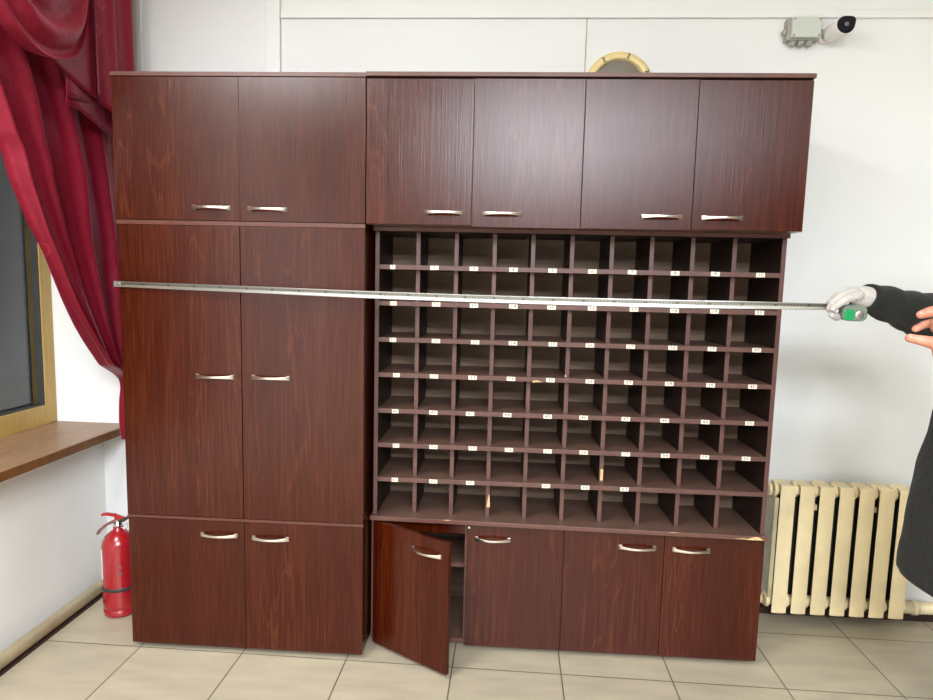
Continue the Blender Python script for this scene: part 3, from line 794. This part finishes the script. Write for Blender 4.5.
# draped U folds
NU, NV = 110, 120
def poly(pts, t):
    return interp(pts, t)
SW = [  # nested hanging folds, inner to outer, each a hanging curve (y, z)
 [(-.26, 2.93), (-.20, 2.76), (-.13, 2.66), (-.05, 2.70), (.02, 2.80), (.06, 2.93)],
 [(-.44, 2.93), (-.34, 2.66), (-.22, 2.435), (-.10, 2.415), (.02, 2.56), (.11, 2.93)],
 [(-.56, 2.93), (-.42, 2.60), (-.255, 2.335), (-.085, 2.295), (.065, 2.43), (.145, 2.93)],
 [(-.70, 2.93), (-.52, 2.55), (-.29, 2.255), (-.09, 2.205), (.085, 2.36), (.170, 2.93)],
 [(-.76, 2.93), (-.57, 2.53), (-.31, 2.240), (-.10, 2.222), (.080, 2.37), (.175, 2.93)],
]
SX = [-.16, -.142, -.138, -.150, -.172]
cv = []; cf = []
for i in range(NU+1):
    u = i/NU
    pts = [poly([(0, a, b) for a, b in c], u) for c in SW]
    for j in range(NV+1):
        v = j/NV
        P = interp([(SX[k], pts[k].y, pts[k].z) for k in range(5)], v)
        edge = math.sin(PI*u)**.6
        x = -.165 + (P.x + .165)*edge + .016*math.sin(v*2*PI*3.6 + 1.2 + 1.3*math.sin(u*3))*edge
        cv.append((x, P.y, P.z))
for i in range(NU):
    for j in range(NV):
        a = i*(NV+1)+j; cf.append((a, a+1, a+NV+2, a+NV+1))
o = MB().add(cv, cf, M['satin'], True).build('swag', va); o.modifiers.new('s', 'SOLIDIFY').thickness = .002
# pleated tail: stacked leaves with slanting hems
def leaf(y0, y1, hem, x0, amp, nf, ph0=0., ztop_=2.95, n=56, mz=40, skew=0.):
    vs = []; fs = []
    for i in range(n+1):
        s = i/n; y = y0 + (y1-y0)*s; zb = cr(hem, s)
        for j in range(mz+1):
            t = j/mz; z = zb + (ztop_-zb)*t
            x = x0 + amp*math.sin(2*PI*nf*s+ph0+.5*t) + .3*amp*math.sin(2*PI*nf*2.1*s+3*t) - .004*t
            vs.append((x, y + skew*t, z))
    for i in range(n):
        for j in range(mz):
            a = i*(mz+1)+j; fs.append((a, a+1, a+mz+2, a+mz+1))
    o = MB().add(vs, fs, M['satin'], True).build('tail_pleat', va); o.modifiers.new('s', 'SOLIDIFY').thickness = .002
leaf(-.175, .180, [(0, 2.222), (1, 2.142)], -.176, .005, .8, 1.)
leaf(.020, .172, [(0, 2.106), (1, 2.122)], -.190, .005, .8)
leaf(.035, .34, [(0, 2.085), (1, 2.03)], -.202, .005, .9)
leaf(.165, .475, [(0, 2.15), (1, 2.02)], -.172, .013, 2.3, 2.)

# ------------------------------------------------------------------ person
def lerp(a, b, t): return a + (b-a)*t
def blob(chains, voxel, smooth_it=4, ell=()):
    """union of tapered round limbs (and ellipsoids) fused into one continuous surface"""
    m = MB(); mat = M['skin']
    for ch_ in chains:
        for (p0, r0), (p1, r1) in zip(ch_, ch_[1:]):
            p0, p1 = Vector(p0), Vector(p1); L_ = (p1-p0).length; k = max(2, int(L_/(min(r0, r1)*.5)))
            m.tube([p0.lerp(p1, i/k) for i in range(k+1)], [lerp(r0, r1, i/k) for i in range(k+1)], mat, 16)
        for p, r in ch_: m.sphere(p, r*.999, mat, 16, 10)
    for c, r in ell: m.sphere(c, r, mat, 28, 18)
    me = bpy.data.meshes.new('tmp'); me.from_pydata(m.v, [], m.f)
    o = bpy.data.objects.new('tmp', me); COL.objects.link(o)
    r = o.modifiers.new('r', 'REMESH'); r.mode = 'VOXEL'; r.voxel_size = voxel
    s = o.modifiers.new('s', 'SMOOTH'); s.factor = .5; s.iterations = smooth_it
    dg = bpy.context.evaluated_depsgraph_get(); e = bpy.data.meshes.new_from_object(o.evaluated_get(dg))
    vs = [tuple(v.co) for v in e.vertices]; fs = [tuple(p.vertices) for p in e.polygons]
    bpy.data.objects.remove(o); bpy.data.meshes.remove(me); bpy.data.meshes.remove(e)
    return vs, fs

PX, PY = 2.98, -.47
pe = None
body = MB()
SR = (PX-.01, PY+.19, 1.43); SL_ = (PX-.01, PY-.19, 1.43)
ER = (2.845, -.115, 1.380); WR = (2.575, -.252, 1.440)
EL = (2.72, -.80, 1.20); WL_ = (2.478, -.848, 1.376)
torso = [[((PX+.03, PY, .96), .135), ((PX+.02, PY, 1.12), .125), ((PX, PY, 1.30), .140), ((PX-.01, PY, 1.40), .105), ((PX-.02, PY, 1.50), .058), ((PX-.035, PY, 1.58), .056)],
         [((PX, PY-.07, 1.30), .115), ((PX, PY+.07, 1.30), .115)], [((PX+.02, PY-.06, .98), .12), ((PX+.02, PY+.06, .98), .12)],
         [((PX-.0, PY, 1.38), .08), (SR, .052)], [((PX-.0, PY, 1.38), .08), (SL_, .052)],
         [(SR, .050), (ER, .042), (WR, .029)], [(SL_, .050), (EL, .043)],
         [((PX+.02, PY+.09, .95), .090), ((PX, PY+.11, .50), .058), ((PX+.03, PY+.12, .10), .038), ((PX-.06, PY+.13, .045), .036), ((PX-.13, PY+.135, .035), .028)],
         [((PX+.02, PY-.09, .95), .090), ((PX, PY-.11, .50), .058), ((PX+.03, PY-.12, .10), .038), ((PX-.06, PY-.13, .045), .036), ((PX-.13, PY-.135, .035), .028)]]
HX, HZ = PX-.05, 1.665
head_e = [((HX+.01, PY, HZ+.02), (.098, .076, .105)), ((HX-.03, PY, HZ-.045), (.062, .056, .070)), ((HX-.09, PY, HZ-.025), (.020, .013, .016)),
          ((HX+.012, PY-.078, HZ-.01), (.020, .010, .032)), ((HX+.012, PY+.078, HZ-.01), (.020, .010, .032)), ((HX-.084, PY, HZ-.066), (.012, .024, .007)), ((HX-.084, PY, HZ-.077), (.012, .021, .007)),
          ((HX-.074, PY, HZ-.105), (.018, .022, .018)), ((HX-.080, PY-.033, HZ+.024), (.013, .022, .008)), ((HX-.080, PY+.033, HZ+.024), (.013, .022, .008))]
nose = [[((HX-.085, PY, HZ+.015), .008), ((HX-.104, PY, HZ-.028), .012)]]
vs, fs = blob(torso + nose, .009, 4, head_e); body.add(vs, fs, M['skin'], True)
# bare left hand, palm towards the wall, fingers reaching left (-X)
def V(*a): return Vector(a)
bh = [
 [(EL, .043), (WL_, .027)],
 [(WL_, .026), ((2.425, -.850, 1.372), .026)],
 [(WL_, .024), ((2.430, -.860, 1.352), .022), ((2.412, -.868, 1.330), .016)],
 [((2.452, -.845, 1.385), .024), ((2.415, -.838, 1.388), .021)],
 # index: lowest, straight at the tip
 [((2.430, -.862, 1.352), .0190), ((2.388, -.872, 1.350), .0150), ((2.356, -.870, 1.3560), .0115), ((2.334, -.866, 1.3600), .0102)],
 # middle, behind and above
 [((2.440, -.830, 1.385), .0135), ((2.418, -.815, 1.395), .0108), ((2.398, -.805, 1.3880), .0096), ((2.384, -.800, 1.3780), .0088)],
 # thumb / upper finger pointing left
 [((2.445, -.845, 1.404), .0160), ((2.412, -.850, 1.4260), .0138), ((2.378, -.852, 1.4185), .0122), ((2.360, -.854, 1.4125), .0098)],
 # ring and little fingers curled under
 [((2.435, -.862, 1.335), .0190), ((2.398, -.874, 1.326), .0150), ((2.386, -.884, 1.336), .0120)],
 [((2.442, -.858, 1.325), .0150), ((2.408, -.872, 1.312), .0125), ((2.402, -.885, 1.326), .0100)],
]
vs, fs = blob(bh, .0032, 3); body.add(vs, fs, M['skin'], True)
pe = body.build('person', base=(PX, PY, 0))
tag(pe, 'person in a dark coat holding the tape with one white gloved hand', 'person')
for dy in (-.033, .033):
    e_ = MB().sphere((HX-.083, PY+dy, HZ+.008), (.009, .013, .0075), M['tag'], 16, 10).sphere((HX-.0905, PY+dy, HZ+.008), (.003, .0055, .0055), M['ink'], 12, 8)
    e_.build('eye', pe)
hm = MB(); 
vs, fs = blob([], .006, 3, [((HX+.018, PY, HZ+.034), (.104, .082, .105)), ((HX+.05, PY, HZ-.02), (.065, .072, .07))])
hm.add(vs, fs, M['hair'], True).build('hair', pe)
# fingernails
for c, r in (((2.3330, -.8722, 1.3640), (.0055, .0040, .0045)), ((2.3570, -.8605, 1.4160), (.0055, .0040, .0045))):
    MB().sphere(c, r, plain('fingernail', (.55, .28, .21), .5), 12, 8).build('fingernail', pe)
# glove on the right hand, closed round the tape case
gh = [
 [((2.600, -.245, 1.441), .030), ((2.572, -.253, 1.445), .031), ((2.545, -.255, 1.450), .032)],
 [((2.545, -.250, 1.452), .029), ((2.510, -.246, 1.455), .026)],
 [((2.545, -.262, 1.440), .026), ((2.515, -.268, 1.446), .022)],
 # four fingers: over the top of the case, forward and down
 [((2.512, -.286, 1.452), .0155), ((2.478, -.292, 1.442), .0130), ((2.453, -.290, 1.424), .0115), ((2.440, -.284, 1.409), .0100)],
 [((2.506, -.268, 1.461), .0155), ((2.470, -.272, 1.452), .0130), ((2.443, -.272, 1.428), .0112), ((2.437, -.268, 1.408), .0098)],
 [((2.506, -.245, 1.462), .0150), ((2.472, -.243, 1.450), .0125), ((2.449, -.241, 1.425), .0108), ((2.450, -.240, 1.404), .0095)],
 [((2.512, -.228, 1.456), .0135), ((2.484, -.222, 1.442), .0112), ((2.466, -.220, 1.420), .0100), ((2.468, -.222, 1.402), .0090)],
 # thumb: underneath the blade, tip showing below the fingers
 [((2.540, -.232, 1.430), .0160), ((2.500, -.226, 1.392), .0130), ((2.470, -.252, 1.382), .0118), ((2.446, -.270, 1.389), .0105)],
]
vs, fs = blob(gh, .0032, 3)
gl = MB().add(vs, fs, M['glove'], True).build('glove', pe); gl['label'] = 'white knitted glove'
# coat: body, collar and sleeves
def ring_surface(secs, n=48):
    """secs: (centre, rx-vector, ry-vector) rings"""
    vs = []; fs = []
    for c, a, b in secs:
        for k in range(n):
            t = 2*PI*k/n
            vs.append(tuple(Vector(c)+Vector(a)*math.cos(t)+Vector(b)*math.sin(t)))
    for i in range(len(secs)-1):
        for k in range(n): fs.append((i*n+k, i*n+(k+1) % n, (i+1)*n+(k+1) % n, (i+1)*n+k))
    return vs, fs
prof = [(.596, 2.682, 3.17, .265), (.606, 2.672, 3.185, .275), (.68, 2.673, 3.18, .27), (.75, 2.680, 3.17, .262), (.86, 2.684, 3.15, .25), (.94, 2.694, 3.14, .24), (1.04, 2.712, 3.13, .23), (1.145, 2.730, 3.13, .235), (1.25, 2.76, 3.14, .245), (1.35, 2.80, 3.14, .25), (1.43, 2.82, 3.12, .235), (1.482, 2.855, 3.085, .17), (1.515, 2.88, 3.06, .10)]
vs = []; fs = []; n = 72
prof2 = []
for i in range(len(prof)-1):
    for k in range(5):
        t = k/5; prof2.append(tuple(lerp(prof[i][q_], prof[i+1][q_], t) for q_ in range(4)))
prof2.append(prof[-1])
for z, xa, xb, hy in prof2:
    cx_, rx = (xa+xb)/2, (xb-xa)/2
    for k in range(n):
        a = 2*PI*k/n; ca, sa = math.cos(a), math.sin(a)
        rr = 1 + .012*math.sin(5*a+z*9) + .012*math.sin(9*a-z*14)*max(0, 1.3-z) + .006*math.sin(z*40+3*a)
        e_x = math.copysign(abs(ca)**.7, ca); e_y = math.copysign(abs(sa)**.7, sa)
        vs.append((cx_+rx*rr*e_x, PY+hy*rr*e_y, z + (.012*math.sin(2*a) if z < .6 else 0)))
for i in range(len(prof2)-1):
    for k in range(n): fs.append((i*n+k, i*n+(k+1) % n, (i+1)*n+(k+1) % n, (i+1)*n+k))
ct = MB().add(vs, fs, M['coat'], True)
def sleeve(pts, rads, seed):
    P = [Vector(p) for p in pts]; out = []; R_ = []
    tot = 34
    for i in range(tot+1):
        t = i/tot; p = interp([tuple(q_) for q_ in P], t); s = t*(len(P)-1); a = min(int(s), len(P)-2)
        r = lerp(rads[a], rads[a+1], s-a); out.append(p); R_.append(r*(1+.045*math.sin(t*46+seed)+.03*math.sin(t*23)))
    return out, R_
a_, r_ = sleeve([(PX-.02, PY+.17, 1.43), (2.90, -.17, 1.40), (2.850, -.12, 1.382), (2.70, -.190, 1.412), (2.552, -.254, 1.4485)], [.09, .084, .080, .062, .0405], 0)
ct.tube(a_, r_, M['coat'], 28)
a_, r_ = sleeve([(PX-.02, PY-.17, 1.43), (2.84, -.75, 1.32), (2.735, -.80, 1.21), (2.63, -.82, 1.26), (2.505, -.844, 1.355)], [.09, .080, .074, .062, .046], 2)
ct.tube(a_, r_, M['coat'], 28)
co2 = ct.build('coat', pe); co2['label'] = 'long dark coat with wide sleeves'
co2.modifiers.new('s', 'SOLIDIFY').thickness = .003
cl = MB().tube([(PX-.03+.075*math.cos(a*PI/12), PY+.075*math.sin(a*PI/12), 1.50+.012*math.cos(a*PI/12)) for a in range(25)], .022, M['coat'], 12)
cl.build('collar', pe)
tr = MB()
tr.tube([(PX+.02, PY+.09, .96), (PX, PY+.11, .50), (PX+.03, PY+.12, .09)], [.115, .085, .075], M['trouser'], 24)
tr.tube([(PX+.02, PY-.09, .96), (PX, PY-.11, .50), (PX+.03, PY-.12, .09)], [.115, .085, .075], M['trouser'], 24)
tr.build('trousers', pe)
for sgn in (-1, 1):
    yq = PY + sgn*.127
    vs, fs = blob([[((PX+.05, yq, .055), .050), ((PX-.04, yq, .050), .046), ((PX-.13, yq+sgn*.01, .042), .040), ((PX-.16, yq+sgn*.012, .040), .034)], [((PX+.04, yq, .05), .050), ((PX+.035, yq, .12), .052)]], .008, 3)
    vs = [(x, y, max(z, .002)) for x, y, z in vs]
    MB().add(vs, fs, M['shoe'], True).build('shoe', pe)

# ------------------------------------------------------------------ lights: ceiling panels plus one added fill
def panel(x, y, sx, sy, power, col=(1, .965, .90), z=ZC-.03):
    l = bpy.data.lights.new('ceiling_and_fill_light', 'AREA'); l.shape = 'RECTANGLE'; l.size = sx; l.size_y = sy; l.energy = power; l.color = col
    o = bpy.data.objects.new('ceiling_and_fill_light', l); COL.objects.link(o); o.location = (x, y, z)
    return o
for lx, wt_ in ((1.42, .90), (2.25, .72), (3.25, .42)):
    for ly, pw_ in ((-3.9, 95), (-5.0, 145), (-6.3, 140)):
        panel(lx, ly, .6, .8, pw_*wt_, (.90, .95, 1.03))
panel(-.02, -1.9, .7, 1.2, 90, (.98, .985, 1.0))  # unseen extra lamp, added to brighten the left end of the walls

sc.view_settings.view_transform = 'Standard'; sc.view_settings.look = 'None'
sc.view_settings.gamma = 1; sc.view_settings.use_curve_mapping = False
sc.view_settings.exposure = 0.04
try:
    sc.cycles.use_denoising = True; sc.cycles.denoiser = 'OPENIMAGEDENOISE'
    sc.cycles.max_bounces = 8; sc.cycles.diffuse_bounces = 4; sc.cycles.glossy_bounces = 4; sc.cycles.transmission_bounces = 6
except Exception: pass
for o in bpy.data.objects:
    if '_base' in o: del o['_base']
